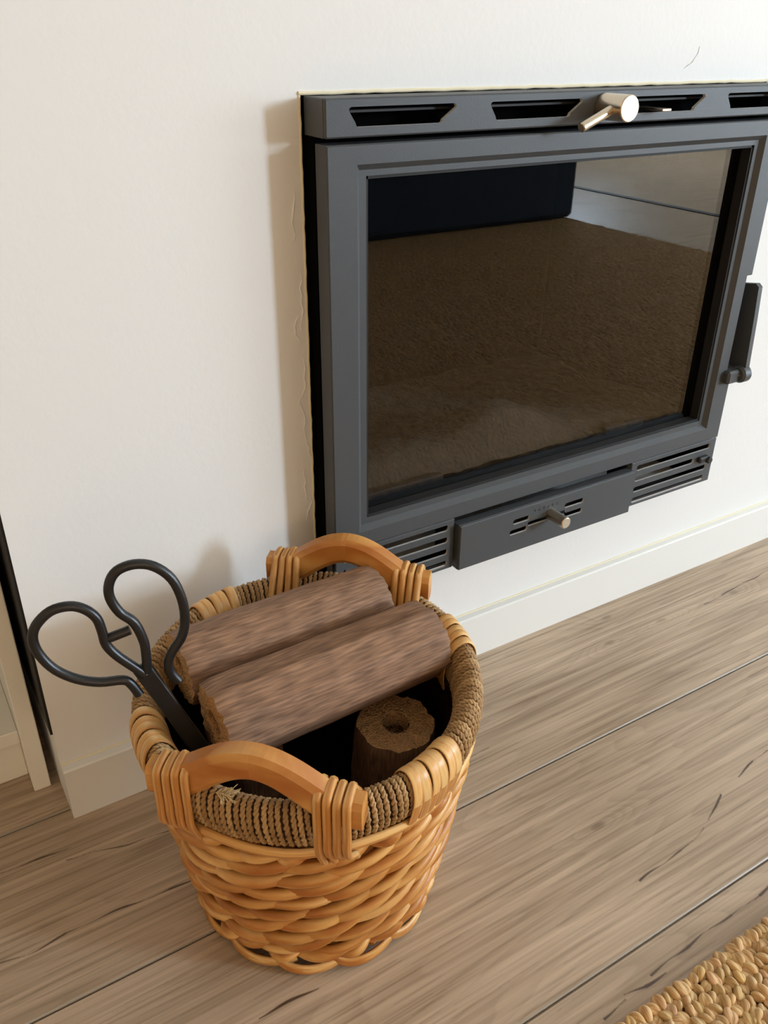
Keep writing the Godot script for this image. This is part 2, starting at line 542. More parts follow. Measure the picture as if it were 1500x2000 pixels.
	for k in 3:
		var za := lerpf(WZ0 + 0.03, WZ1 - 0.03, k / 3.0)
		obj("pane", bx(Vector3(6.697, WY0 + 0.06, za + 0.03), Vector3(6.703, WY1 - 0.06, za + (WZ1 - WZ0 - 0.06) / 3.0 - 0.03)), M.pane, wn)
	# skirting board with a chamfered top, its caulk line and its square left end
	var bb := MB.new()
	var R := Transform3D(Basis(Vector3(0, 0, 1), Vector3(0, 1, 0), Vector3(-1, 0, 0)), Vector3.ZERO)
	bb.prism(PackedVector2Array([Vector2(-0.0005, 0), Vector2(0.012, 0), Vector2(0.012, 0.0697), Vector2(0.010, 0.0717), Vector2(-0.0005, 0.0725)]), -6.6, 0.3863, R)
	var bs := struct("baseboard_front", bb, M.white_gloss, "low white skirting board along the foot of the chimney wall")
	var ck := MB.new()
	ck.tube([Vector3(-0.386, 0.0728, 0.0004), Vector3(6.5, 0.0728, 0.0004)], 0.0016, 6)
	obj("caulk_line", ck, M.cream, bs)
	# black strip on the side of the chimney breast, behind it the gap to the cabinet
	struct("black_strip_1", bx(Vector3(-0.3890, 0.118, -0.30), Vector3(-0.3863, 2.58, -0.0012)), M.black)
	struct("trim_2", bx(Vector3(3.30, 0.0005, 0.6), Vector3(3.345, 0.004, 4.7), 0.001), M.iron_dark)

func build_cabinet() -> void:
	var t := thing("white_cabinet", "white open shelving cabinet in the alcove left of the chimney wall", "cabinet", Vector3(-0.8, 0, -0.2))
	var o := Vector3(0.8, 0, 0.2)
	obj("side_panel", bx(Vector3(-0.4160, 0, -0.43) + o, Vector3(-0.3970, 0.95, -0.052) + o, 0.001), M.cabinet, t)
	obj("side_panel", bx(Vector3(-1.2, 0, -0.43) + o, Vector3(-1.181, 0.95, -0.052) + o, 0.001), M.cabinet, t)
	obj("plinth", bx(Vector3(-1.18, 0.0, -0.105) + o, Vector3(-0.4161, 0.058, -0.085) + o, 0.001), M.cabinet, t)
	obj("shelf", bx(Vector3(-1.18, 0.059, -0.43) + o, Vector3(-0.4161, 0.078, -0.075) + o, 0.001), M.cabinet, t)
	obj("shelf", bx(Vector3(-1.18, 0.45, -0.43) + o, Vector3(-0.4161, 0.468, -0.062) + o, 0.001), M.cabinet, t)
	obj("top", bx(Vector3(-1.18, 0.932, -0.43) + o, Vector3(-0.4161, 0.95, -0.052) + o, 0.001), M.cabinet, t)
	obj("back_panel", bx(Vector3(-1.18, 0.078, -0.438) + o, Vector3(-0.4161, 0.95, -0.4305) + o), M.cabinet, t)

# ------------------------------------------------------------------ fire insert
func slot(x0: float, x1: float, y: float, h: float, z: float, d: float, slant := 0.0) -> CSGPolygon3D:
	# rounded slot; slant pulls the lower corners inwards
	var p := PackedVector2Array()
	var r := minf(h * 0.42, 0.0032) if slant > 0.0 else h * 0.42
	for k in 4:
		var cx: float = [x1 - r, x0 + r, x0 + r + slant * 0.45, x1 - r - slant][k]
		var cy: float = [y + h / 2 - r, y + h / 2 - r, y - h / 2 + r, y - h / 2 + r][k]
		for s in 5:
			var a := PI / 2 * k + PI / 2 * s / 4.0
			p.append(Vector2(cx + cos(a) * r, cy + sin(a) * r))
	var c := CSGPolygon3D.new()
	c.name = "slot_cut"
	c.polygon = p
	c.depth = d
	c.position = Vector3(0, 0, z)
	c.operation = CSGShape3D.OPERATION_SUBTRACTION
	return c

func plate(called: String, x0: float, x1: float, y0: float, y1: float, z0: float, z1: float, cuts: Array, m: Material, parent: Node) -> CSGMesh3D:
	var b := CSGMesh3D.new()
	b.name = called
	b.mesh = bx(Vector3(x0, y0, z0), Vector3(x1, y1, z1), 0.0015).mesh()
	b.material = m
	for c in cuts: b.add_child(c, true)
	parent.add_child(b, true)
	return b

func build_insert() -> void:
	var D := 0.0415
	var t := thing("fireplace_insert", "dark grey cast iron fireplace insert with glazed door set in white wall", "fireplace", Vector3(0.268, 0.19, 0))
	var off := Vector3(-0.268, -0.19, 0)
	var put := func(called: String, m: MB, mt: Material, parent: Node) -> MeshInstance3D:
		for k in m.v.size(): m.v[k] += off
		return obj(called, m, mt, parent)
	# body that fills the opening behind door and band
	var body := MB.new()
	body.box(Vector3(-0.0565, 0.197, -0.37), Vector3(-0.03, 0.735, 0.017))
	body.box(Vector3(0.57, 0.197, -0.37), Vector3(0.5925, 0.735, 0.017))
	body.box(Vector3(-0.03, 0.263, -0.37), Vector3(0.57, 0.275, 0.012))
	body.box(Vector3(-0.03, 0.197, -0.37), Vector3(0.57, 0.263, -0.06))
	body.box(Vector3(-0.03, 0.69, -0.37), Vector3(0.57, 0.735, 0.0))
	body.box(Vector3(-0.03, 0.275, -0.37), Vector3(0.57, 0.69, -0.34))
	put.call("firebox", body, M.soot, t)
	# ash bed and mound
	var rows := []
	var fn := FastNoiseLite.new()
	fn.seed = 3
	fn.frequency = 9.0
	for i in 33:
		var row := []
		for k in 61:
			var x := lerpf(-0.03, 0.57, k / 60.0)
			var z := lerpf(-0.02, -0.34, i / 32.0)
			var mound := (0.012 + 0.046 * exp(-pow((x - 0.255) / 0.085, 2)) + 0.022 * exp(-pow((x - 0.08) / 0.1, 2))) * smoothstep(-0.015, -0.055, z) * smoothstep(-0.20, -0.08, z)
			row.append(Vector3(x, 0.289 + mound + 0.004 * fn.get_noise_2d(x * 3.0, z * 3.0), z))
		rows.append(row)
	var ash := MB.new()
	ash.grid(rows, false, false)
	for k in ash.n.size():
		if ash.n[k].y < 0: ash.n[k] = -ash.n[k]
	for k in range(0, ash.ix.size(), 3):
		var f := (ash.v[ash.ix[k + 1]] - ash.v[ash.ix[k]]).cross(ash.v[ash.ix[k + 2]] - ash.v[ash.ix[k]])
		if f.y > 0:
			var s := ash.ix[k + 1]
			ash.ix[k + 1] = ash.ix[k + 2]
			ash.ix[k + 2] = s
	put.call("ash_bed", ash, M.ash, t)
	# log retainer bar with two lugs just behind the glass
	var bar := put.call("log_retainer", bx(Vector3(-0.028, 0.276, -0.022), Vector3(0.568, 0.288, -0.008), 0.003), M.iron_dark, t)
	put.call("lug", bx(Vector3(0.0, 0.288, -0.02), Vector3(0.129, 0.300, -0.009), 0.002), M.iron, bar)
	put.call("lug", bx(Vector3(0.409, 0.288, -0.02), Vector3(0.485, 0.300, -0.009), 0.002), M.iron, bar)
	# door: one casting with a bevelled rim round the glass and a notch for the latch at the right
	var bl := -0.0245; var br := 0.5627; var bt := 0.6809; var bb := 0.2849
	var gl := -0.011; var gr := 0.551; var gt := 0.6695; var gb := 0.2981
	var dl := -0.0562; var dr := 0.5931; var dt := 0.6985; var db := 0.2650
	var n0 := 0.3535; var n1 := 0.505; var nx := 0.583
	var dm := MB.new()
	var z1 := D
	var z0 := 0.0195
	var fz := 0.0352
	var F := func(x0, x1, y0, y1): dm.face([Vector3(x0, y0, z1), Vector3(x1, y0, z1), Vector3(x1, y1, z1), Vector3(x0, y1, z1)], Vector3.BACK)
	var e := 0.0013
	F.call(dl + e, bl, db + e, dt - e)
	F.call(bl, br, bt, dt - e)
	F.call(bl, br, db + e, bb)
	F.call(br, nx - e, db + e, dt - e)
	F.call(nx - e, dr - e, db + e, n0 - e)
	F.call(nx - e, dr - e, n1 + e, dt - e)
	# bevel, ledge and inner walls
	var o4 := [Vector2(bl, bb), Vector2(br, bb), Vector2(br, bt), Vector2(bl, bt)]
	var ww := 0.0058
	var m4 := [Vector2(bl + ww, bb + ww), Vector2(br - ww, bb + ww), Vector2(br - ww, bt - ww), Vector2(bl + ww, bt - ww)]
	var i4 := [Vector2(gl, gb), Vector2(gr, gb), Vector2(gr, gt), Vector2(gl, gt)]
	var inn := [Vector3(0, 1, 0), Vector3(-1, 0, 0), Vector3(0, -1, 0), Vector3(1, 0, 0)]
	var P3 := func(p: Vector2, z: float) -> Vector3: return Vector3(p.x, p.y, z)
	for k in 4:
		var q := (k + 1) % 4
		dm.face([P3.call(o4[k], z1), P3.call(o4[q], z1), P3.call(m4[q], fz), P3.call(m4[k], fz)], (inn[k] + Vector3(0, 0, 0.92)).normalized())
		dm.face([P3.call(m4[k], fz), P3.call(m4[q], fz), P3.call(i4[q], fz), P3.call(i4[k], fz)], Vector3.BACK)
		dm.face([P3.call(i4[k], fz), P3.call(i4[q], fz), P3.call(i4[q], z0), P3.call(i4[k], z0)], inn[k])
	# outer rim with a small chamfer, stepping round the notch
	var rim := [Vector2(dl, db), Vector2(dr, db), Vector2(dr, n0), Vector2(nx, n0), Vector2(nx, n1), Vector2(dr, n1), Vector2(dr, dt), Vector2(dl, dt)]
	var rin := [Vector2(dl + e, db + e), Vector2(dr - e, db + e), Vector2(dr - e, n0 - e), Vector2(nx - e, n0 - e), Vector2(nx - e, n1 + e), Vector2(dr - e, n1 + e), Vector2(dr - e, dt - e), Vector2(dl + e, dt - e)]
	var on := [Vector3.DOWN, Vector3.RIGHT, Vector3.UP, Vector3.RIGHT, Vector3.DOWN, Vector3.RIGHT, Vector3.UP, Vector3.LEFT]
	for k in 8:
		var q := (k + 1) % 8
		dm.face([P3.call(rim[k], z1 - e), P3.call(rim[q], z1 - e), P3.call(rin[q], z1), P3.call(rin[k], z1)], (on[k] + Vector3.BACK).normalized())
		dm.face([P3.call(rim[k], z1 - e), P3.call(rim[q], z1 - e), P3.call(rim[q], z0), P3.call(rim[k], z0)], on[k])
	for r4 in [[dl, gl, db, dt], [gr, nx, db, dt], [gl, gr, db, gb], [gl, gr, gt, dt]]:
		dm.face([Vector3(r4[0], r4[2], z0), Vector3(r4[1], r4[2], z0), Vector3(r4[1], r4[3], z0), Vector3(r4[0], r4[3], z0)], Vector3.FORWARD)
	var door: MeshInstance3D = put.call("door", dm, M.iron, t)
	var seal := MB.new()
	for r4 in [[gl - 0.004, gl + 0.003, gb - 0.004, gt + 0.004], [gr - 0.003, gr + 0.004, gb - 0.004, gt + 0.004], [gl, gr, gb - 0.004, gb + 0.003], [gl, gr, gt - 0.003, gt + 0.004]]:
		seal.box(Vector3(r4[0], r4[2], 0.0196), Vector3(r4[1], r4[3], 0.0335))
	put.call("glass_seal", seal, M.black, door)
	put.call("glass_pane", bx(Vector3(gl - 0.006, gb - 0.006, 0.0155), Vector3(gr + 0.006, gt + 0.006, 0.0192)), M.glass, door)
	var scrap := MB.new()
	scrap.tube([Vector3(-0.0085, 0.632, 0.0196), Vector3(-0.0035, 0.628, 0.0200), Vector3(-0.0075, 0.623, 0.0197), Vector3(-0.002, 0.618, 0.0202), Vector3(-0.008, 0.614, 0.0196)], [0.0005, 0.0009, 0.0006, 0.0012, 0.0004], 6)
	put.call("sticker_scrap", scrap, M.white_gloss, door)
	# latch lever at the right: an upright wedge with a knuckle and pin at its foot
	var lv := MB.new()
	var RX := Transform3D(Basis(Vector3(0, 0, 1), Vector3(0, 1, 0), Vector3(-1, 0, 0)), Vector3.ZERO)
	lv.prism(PackedVector2Array([Vector2(0.02, 0.366), Vector2(0.054, 0.366), Vector2(0.0545, 0.376), Vector2(0.051, 0.44), Vector2(0.0475, 0.488), Vector2(0.042, 0.492), Vector2(0.02, 0.488)]), -0.612, -0.604, RX)
	var lever: MeshInstance3D = put.call("latch_lever", lv, M.iron, t)
	var kk := MB.new()
	kk.cyl(Vector3(0.598, 0.364, 0.048), Vector3(0.616, 0.364, 0.048), 0.0125, 20, 0.003)
	kk.box(Vector3(0.575, 0.353, 0.022), Vector3(0.613, 0.372, 0.052), 0.003)
	put.call("latch_knuckle", kk, M.iron, lever)
	var pn := MB.new()
	pn.cyl(Vector3(0.594, 0.364, 0.049), Vector3(0.599, 0.364, 0.049), 0.0034, 12, 0.0008)
	put.call("latch_pin", pn, M.chrome, lever)
	# upper band with four tapering air slots
	var holder := Node3D.new()
	holder.name = "vent_band"
	holder.position = off
	t.add_child(holder)
	var sl := []
	for a in [[-0.0325, 0.0865], [0.1275, 0.2485], [0.3215, 0.4375], [0.476, 0.575]]:
		sl.append(slot(a[0], a[1], 0.7213, 0.0168, D + 0.01, 0.04, 0.0155))
	plate("band_face", -0.0570, 0.6080, 0.7040, 0.7372, D - 0.0040, D, sl, M.iron, holder)
	var sh := MB.new()
	sh.box(Vector3(-0.0570, 0.7040, 0.0), Vector3(-0.052, 0.7372, D - 0.0041), 0.0008)
	sh.box(Vector3(-0.052, 0.7335, 0.0), Vector3(0.6080, 0.7370, D - 0.0041), 0.0004)
	sh.box(Vector3(-0.052, 0.7042, 0.0), Vector3(0.6080, 0.7075, D - 0.0041), 0.0004)
	obj("band_shell", sh, M.iron, holder)
	var lo := MB.new()
	lo.box(Vector3(-0.05, 0.7235, 0.006), Vector3(0.606, 0.7262, 0.026), 0.0004)
	obj("louvre", lo, M.iron_dark, holder)
	var lev := MB.new()
	lev.box(Vector3(0.352, 0.7150, 0.020), Vector3(0.366, 0.7178, 0.058), 0.0006)
	obj("damper_lever", lev, M.chrome, holder)
	# brushed knob with its cross rod
	var kb := MB.new()
	kb.cyl(Vector3(0.279, 0.7215, D), Vector3(0.279, 0.7215, 0.080), 0.0132, 32, 0.0009)
	var knob: MeshInstance3D = put.call("damper_knob", kb, M.chrome, t)
	var rd := MB.new()
	rd.cyl(Vector3(0.268, 0.7195, 0.064), Vector3(0.2245, 0.7045, 0.0685), 0.0050, 20, 0.0009)
	put.call("knob_rod", rd, M.chrome, knob)
	# lower grilles and ash door
	var v2 := Node3D.new()
	v2.name = "lower_vents"
	v2.position = off
	t.add_child(v2)
	var lc := []
	var rc := []
	for k in 4:
		var y := 0.2535 - 0.0173 * k
		lc.append(slot(-0.046, 0.1035, y, 0.0085, D + 0.01, 0.04))
		rc.append(slot(0.428, 0.5815 if k != 1 else 0.549, y, 0.0085, D + 0.01, 0.04))
	plate("vent_grille", -0.0562, 0.1125, 0.1926, 0.2640, D - 0.0038, D - 0.001, lc, M.iron, v2)
	plate("vent_grille", 0.4170, 0.5931, 0.1926, 0.2640, D - 0.0038, D - 0.001, rc, M.iron, v2)
	var bk := MB.new()
	bk.box(Vector3(-0.0555, 0.1931, 0.0005), Vector3(0.5925, 0.1965, 0.0312))
	bk.box(Vector3(-0.0555, 0.2605, 0.0005), Vector3(0.5925, 0.2638, 0.0312))
	bk.box(Vector3(-0.0555, 0.1966, 0.0005), Vector3(-0.0525, 0.2604, 0.0312))
	bk.box(Vector3(0.5895, 0.1966, 0.0005), Vector3(0.5925, 0.2604, 0.0312))
	bk.box(Vector3(0.1125, 0.1966, 0.0), Vector3(0.1155, 0.2604, 0.034))
	bk.box(Vector3(0.4135, 0.1966, 0.0), Vector3(0.4165, 0.2604, 0.034))
	obj("vent_box", bk, M.iron_dark, v2)
	var cl := MB.new()
	cl.box(Vector3(0.556, 0.2315, D - 0.004), Vector3(0.577, 0.2405, D + 0.006), 0.002)
	cl.cyl(Vector3(0.574, 0.2345, D - 0.002), Vector3(0.574, 0.2345, D + 0.010), 0.0052, 14, 0.001)
	obj("grille_clip", cl, M.iron_dark, v2)
	# ash door: raised plate with damper slots and a small scale of raised marks
	var ac := [slot(0.199, 0.2265, 0.2375, 0.0075, 0.06, 0.02), slot(0.1945, 0.224, 0.2225, 0.0075, 0.06, 0.02), slot(0.287, 0.3215, 0.2375, 0.0075, 0.06, 0.02), slot(0.288, 0.3205, 0.2225, 0.0075, 0.06, 0.02), slot(0.224, 0.291, 0.2278, 0.0068, 0.06, 0.02)]
	var ad := plate("ash_door", 0.1145, 0.4145, 0.1915, 0.2560, 0.0475, 0.0505, ac, M.iron, t)
	ad.position = off
	ad.set_meta("label", "raised ash door with damper slots and steel knob")
	var ash_shell := MB.new()
	ash_shell.box(Vector3(0.1145, 0.1915, 0.034), Vector3(0.4145, 0.195, 0.0474), 0.0006)
	ash_shell.box(Vector3(0.1145, 0.2525, 0.034), Vector3(0.4145, 0.2560, 0.0474), 0.0006)
	ash_shell.box(Vector3(0.1145, 0.1951, 0.034), Vector3(0.118, 0.2524, 0.0474), 0.0006)
	ash_shell.box(Vector3(0.411, 0.1951, 0.034), Vector3(0.4145, 0.2524, 0.0474), 0.0006)
	obj("shell", ash_shell, M.iron, ad)
	var mk := MB.new()
	for k in 6:
		mk.box(Vector3(0.2345 + 0.0075 * k, 0.2435, 0.0506), Vector3(0.2395 + 0.0075 * k, 0.2475 - 0.001 * (k % 2), 0.0512), 0.0003)
	obj("scale_marks", mk, M.iron, ad)
	obj("damper_slide", bx(Vector3(0.1185, 0.1955, 0.034), Vector3(0.4105, 0.252, 0.0365)), M.black, ad)
	var ak := MB.new()
	ak.cyl(Vector3(0.2625, 0.2330, 0.040), Vector3(0.2625, 0.2330, 0.0815), 0.0079, 24, 0.0012)
	obj("damper_pull", ak, M.chrome, ad)

# ------------------------------------------------------------------ basket
const BC := Vector3(-0.178, 0, 0.2125)
const BTILT := 0.0506
func warp(p: Vector3) -> Vector3:
	# the rim stands a little higher at the back right: shear that grows with height
	return p + Vector3(0, p.y / 0.25 * BTILT * (0.695 * p.x - 0.719 * p.z), 0)

func pol(az: float, r: float, y: float) -> Vector3:
	return Vector3(cos(az) * r, y, sin(az) * r)

func brad(y: float) -> float:
	return 0.1165 + 0.150 * y

func warped(m: MB) -> MB:
	for k in m.v.size(): m.v[k] = warp(m.v[k])
	return m

func rim_point(az: float, phi: float, grow: float) -> Vector3:
	# on the elliptical section of the rim, phi from outside over the top
	var a := 0.0102 + grow
	var b := 0.0232 + grow
	var cx := cos(phi) * a
	var cy := sin(phi) * b
	return pol(az, 0.1485 + cx + cy * 0.12, 0.2445 + cy)

func build_basket() -> void:
	var t := thing("wicker_basket", "round woven willow basket with two wooden handles holding firewood", "basket", BC)
	rng.seed = 77
	# inner shell in shadow brown behind the weave gaps, glossy liner and bottom
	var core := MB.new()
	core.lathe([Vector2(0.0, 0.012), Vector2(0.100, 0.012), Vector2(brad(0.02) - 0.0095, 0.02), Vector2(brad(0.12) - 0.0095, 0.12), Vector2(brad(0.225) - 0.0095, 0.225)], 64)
	obj("basket_gap_shade", warped(core), M.core, t)
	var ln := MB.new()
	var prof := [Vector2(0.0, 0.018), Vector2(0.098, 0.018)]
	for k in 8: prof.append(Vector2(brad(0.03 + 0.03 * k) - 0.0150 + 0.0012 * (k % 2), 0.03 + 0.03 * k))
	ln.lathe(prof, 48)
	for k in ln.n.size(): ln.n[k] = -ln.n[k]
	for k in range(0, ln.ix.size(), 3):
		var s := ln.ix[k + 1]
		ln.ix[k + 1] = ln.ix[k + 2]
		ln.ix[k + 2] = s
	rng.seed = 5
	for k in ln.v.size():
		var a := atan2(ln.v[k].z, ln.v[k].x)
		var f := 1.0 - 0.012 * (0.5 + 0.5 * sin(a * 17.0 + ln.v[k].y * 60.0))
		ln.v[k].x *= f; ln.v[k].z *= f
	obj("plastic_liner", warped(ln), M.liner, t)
	# upright stakes
	for k in 24:
		var st := MB.new()
		var az := TAU * k / 24.0
		st.tube([pol(az, brad(0.014) - 0.003, 0.014), pol(az, brad(0.12) - 0.003, 0.12), pol(az, brad(0.222) - 0.003, 0.222)], 0.0034, 6)
		obj("stake", warped(st), M.willow[3], t)
	# fat willow strands of the wale weave: each climbs about twenty degrees and dives under the next
	for j in 19:
		var yc := 0.004 + 0.0128 * j
		for k in 11:
			var a0 := TAU * k / 11.0 + j * 0.2 + rng.randf_range(-0.05, 0.05)
			var span := deg_to_rad(52.0 + rng.randf_range(-5, 9))
			var rise := 0.050 + rng.randf_range(-0.006, 0.006)
			var fat := rng.randf_range(0.88, 1.16)
			var u0 := clampf(0.5 + (0.022 - yc) / rise, 0.0, 1.0)
			var u1 := clampf(0.5 + (0.211 - yc) / rise, 0.0, 1.0)
			if u1 - u0 < 0.2: continue
			var path := []
			var rad := []
			for i in 17:
				var v := i / 16.0
				var u := lerpf(u0, u1, v)
				var y := yc + rise * (u - 0.5) + 0.003 * sin(u * TAU)
				var bulge := pow(sin(PI * clampf(v, 0.001, 0.999)), 1.15)
				path.append(pol(a0 - span * u, brad(y) - 0.0105 + 0.0150 * bulge, y))
				rad.append(0.0057 * fat * (0.18 + 0.82 * sqrt(sin(PI * clampf(v, 0.02, 0.98)))))
			var sm := MB.new()
			sm.tube(path, rad, 10, false, 0.95, Vector3.UP, true, Vector2(1.0, 0.5))
			for q in sm.t.size(): sm.t[q].y += k * 0.37 + j * 0.21
			obj("willow_strand", warped(sm), M.willow[rng.randi() % 4], t)
	# scalloped border of bent strands at the foot
	for k in 13:
		var a0 := TAU * k / 13.0 + rng.randf_range(-0.03, 0.03)
		var path := []
		var rad := []
		for i in 17:
			var u := i / 16.0
			var dip := pow(sin(PI * clampf(pow(u, 0.8), 0.001, 0.999)), 0.7)
			path.append(pol(a0 - deg_to_rad(38) * u, 0.1150 + 0.0088 * dip, 0.0255 - 0.0170 * dip - 0.012 * u * (1.0 - dip)))
			rad.append(0.0042 + 0.0022 * dip)
		var sm := MB.new()
		sm.tube(path, rad, 8, false, 0.5, Vector3.UP)
		obj("border_loop", sm, M.peeled if k % 3 == 0 else M.willow[k % 3], t)
	# binding ring under the rim
	var rg := MB.new()
	var pr := []
	for k in 72: pr.append(pol(TAU * k / 72.0, 0.1555, 0.2175 + 0.0012 * sin(k * 0.7)))
	rg.tube(pr, 0.0052, 8, true, 0.62, Vector3.UP)
	obj("binding_ring", warped(rg), M.willow[2], t)
	# rim core and the windings of twisted seagrass cord
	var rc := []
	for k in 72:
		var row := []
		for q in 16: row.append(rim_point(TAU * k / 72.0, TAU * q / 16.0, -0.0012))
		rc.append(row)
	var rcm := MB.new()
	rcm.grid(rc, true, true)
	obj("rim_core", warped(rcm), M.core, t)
	var N := 172
	for k in N:
		var az := TAU * k / N
		var cm := MB.new()
		for ply in 2:
			var path := []
			for i in 36:
				var phi := TAU * i / 36.0
				var tw := phi * 11.0 + PI * ply + k
				var p := rim_point(az + 0.0085 * cos(tw) + 0.012 * sin(phi) + 0.003 * sin(k * 1.7), phi, 0.0012 + 0.0011 * sin(tw))
				path.append(p)
			cm.tube(path, 0.00165, 5, true)
		obj("seagrass_cord", warped(cm), M.grass[(k * 7 + k / 5) % 3], t)
	# loose tuft where a cord ends, on the front of the rim
	var tf := MB.new()
	for k in 22:
		var a := deg_to_rad(144.0 + rng.randf_range(-2.0, 2.0))
		var q := []
		var da := rng.randf_range(0.006, 0.017)
		var dp := rng.randf_range(-0.10, 0.10)
		var up := rng.randf_range(0.0004, 0.0019)
		for i in 6: q.append(rim_point(a - da * i, 1.45 + dp * i + rng.randf_range(-0.05, 0.05), 0.0024 + up * i))
		tf.tube(q, 0.00045, 4)
	obj("cord_tuft", warped(tf), M.straw, t)
	# flat willow bindings round the rim, four groups
	for g in [[76.0, 6, 0.024], [9.0, 5, 0.010], [183.0, 5, 0.010], [256.0, 5, 0.008]]:
		for s in g[1]:
			var a := deg_to_rad(g[0] + (s - (g[1] - 1) / 2.0) * 3.55)
			var path := []
			for i in 28:
				var phi := TAU * i / 28.0
				var p := rim_point(a + (0.02 if s % 2 == 0 else -0.01) * sin(phi) * 0.6, phi, 0.0052)
				if sin(phi) < 0.0: p.y += sin(phi) * g[2]
				if sin(phi) < 0.0: p -= pol(a, 1.0, 0.0) * (0.2 * g[2] * -sin(phi))
				path.append(p)
			var sm := MB.new()
			# ring of flat strip: section stretched along the rim, thin across it
			var fl := MB.new()
			var tan := Vector3(-sin(a), 0, cos(a))
			var rows := []
			for i in 28:
				var d: Vector3 = (path[(i + 1) % 28] - path[(i + 27) % 28]).normalized()
				var nn := d.cross(tan).normalized()
				var row := []
				for q in 10:
					var th := TAU * q / 10.0
					row.append(path[i] + tan * cos(th) * 0.0053 + nn * sin(th) * 0.0012)
				rows.append(row)
			fl.grid(rows, true, true)
			obj("willow_binding", warped(fl), M.peeled if s % 2 == 0 else M.willow[2], t)
	# two arched wooden handles, each lashed to the rim with two groups of four strands
	for h in [[134.0, 0.1455], [-46.0, 0.1455]]:
		var nv := Vector3(cos(deg_to_rad(h[0])), 0, sin(deg_to_rad(h[0])))
		var cv := Vector3(-nv.z, 0, nv.x)
		var rows := []
		for i in 41:
			var s := lerpf(-0.0885, 0.0885, i / 40.0)
			var y := 0.2735 + 0.0335 * pow(cos(clampf(s / 0.066, -1, 1) * PI / 2), 1.25)
			var dy := 0.0
			if absf(s) < 0.066: dy = (0.0335 * pow(cos(clampf((s + 0.001) / 0.066, -1, 1) * PI / 2), 1.25) + 0.2735 - y) / 0.001
			var tg := (cv + Vector3(0, dy, 0)).normalized()
			var up := nv.cross(tg).normalized()
			if up.y < 0: up = -up
			var hh := 0.0148 - 0.0012 * cos(clampf(s / 0.066, -1, 1) * PI / 2)
			var row := []
			for q in [[-1, -0.62], [-1, 0.62], [-0.66, 1], [0.66, 1], [1, 0.62], [1, -0.62], [0.66, -1], [-0.66, -1]]:
				row.append(nv * h[1] + cv * s + Vector3(0, y, 0) + nv * (q[0] * 0.0098) + up * (q[1] * hh))
			rows.append(row)
		var hm := MB.new()
		for i in 40:
			for q in 8:
				var q2 := (q + 1) % 8
				var mid: Vector3 = (rows[i][0] + rows[i][4]) / 2.0
				hm.flat([rows[i][q], rows[i][q2], rows[i + 1][q2], rows[i + 1][q]], mid)
		hm.face(rows[0], -cv)
		hm.face(rows[40], cv)
		for k in hm.v.size(): hm.t[k] = Vector2(cv.dot(hm.v[k]) * 6.0, hm.v[k].y * 5.0 + nv.dot(hm.v[k]) * 3.0)
		var handle := obj("handle", warped(hm), M.handle, t)
		for e in [-1.0, 1.0]:
			for s in 4:
				var along: float = e * (0.0655 + (s - 1.5) * 0.0079)
				var azr := atan2((nv * h[1] + cv * along).z, (nv * h[1] + cv * along).x)
				var rin: float = sqrt(maxf(0.137 * 0.137 - along * along, 0.0))
				var rout: float = sqrt(maxf(0.163 * 0.163 - along * along, 0.0))
				var rlow: float = sqrt(maxf(0.154 * 0.154 - along * along, 0.0))
				var top := 0.2905 + (0.0 if e * along > 0.0658 else 0.002)
				var o: float = h[1]
				var pts := [Vector2(o - 0.0075, top), Vector2(o + 0.0075, top), Vector2(o + 0.0122, top - 0.007), Vector2(maxf(o + 0.0122, rout), 0.255), Vector2(maxf(o + 0.011, rout), 0.232), Vector2(rlow + 0.002, 0.208), Vector2(rlow - 0.006, 0.198), Vector2(rin - 0.002, 0.224), Vector2(minf(o - 0.0118, rin - 0.002), 0.25), Vector2(o - 0.0122, top - 0.007)]
				# round the loop by subdividing with Catmull-Rom
				var path := []
				for i in pts.size():
					for u in 3:
						var f := u / 3.0
						var q: Vector2 = pts[i].cubic_interpolate(pts[(i + 1) % pts.size()], pts[(i + pts.size() - 1) % pts.size()], pts[(i + 2) % pts.size()], f)
						path.append(nv * q.x + cv * along + Vector3(0, q.y, 0))
				var rws := []
				for i in path.size():
					var d: Vector3 = (path[(i + 1) % path.size()] - path[(i + path.size() - 1) % path.size()]).normalized()
					var nn := d.cross(cv).normalized()
					var row := []
					for q in 8:
						var th := TAU * q / 8.0
						row.append(path[i] + cv * cos(th) * 0.0038 + nn * sin(th) * 0.0026)
					rws.append(row)
				var sm := MB.new()
				sm.grid(rws, true, true)
				obj("lashing_strand", warped(sm), M.peeled if s != 1 else M.willow[2], handle)

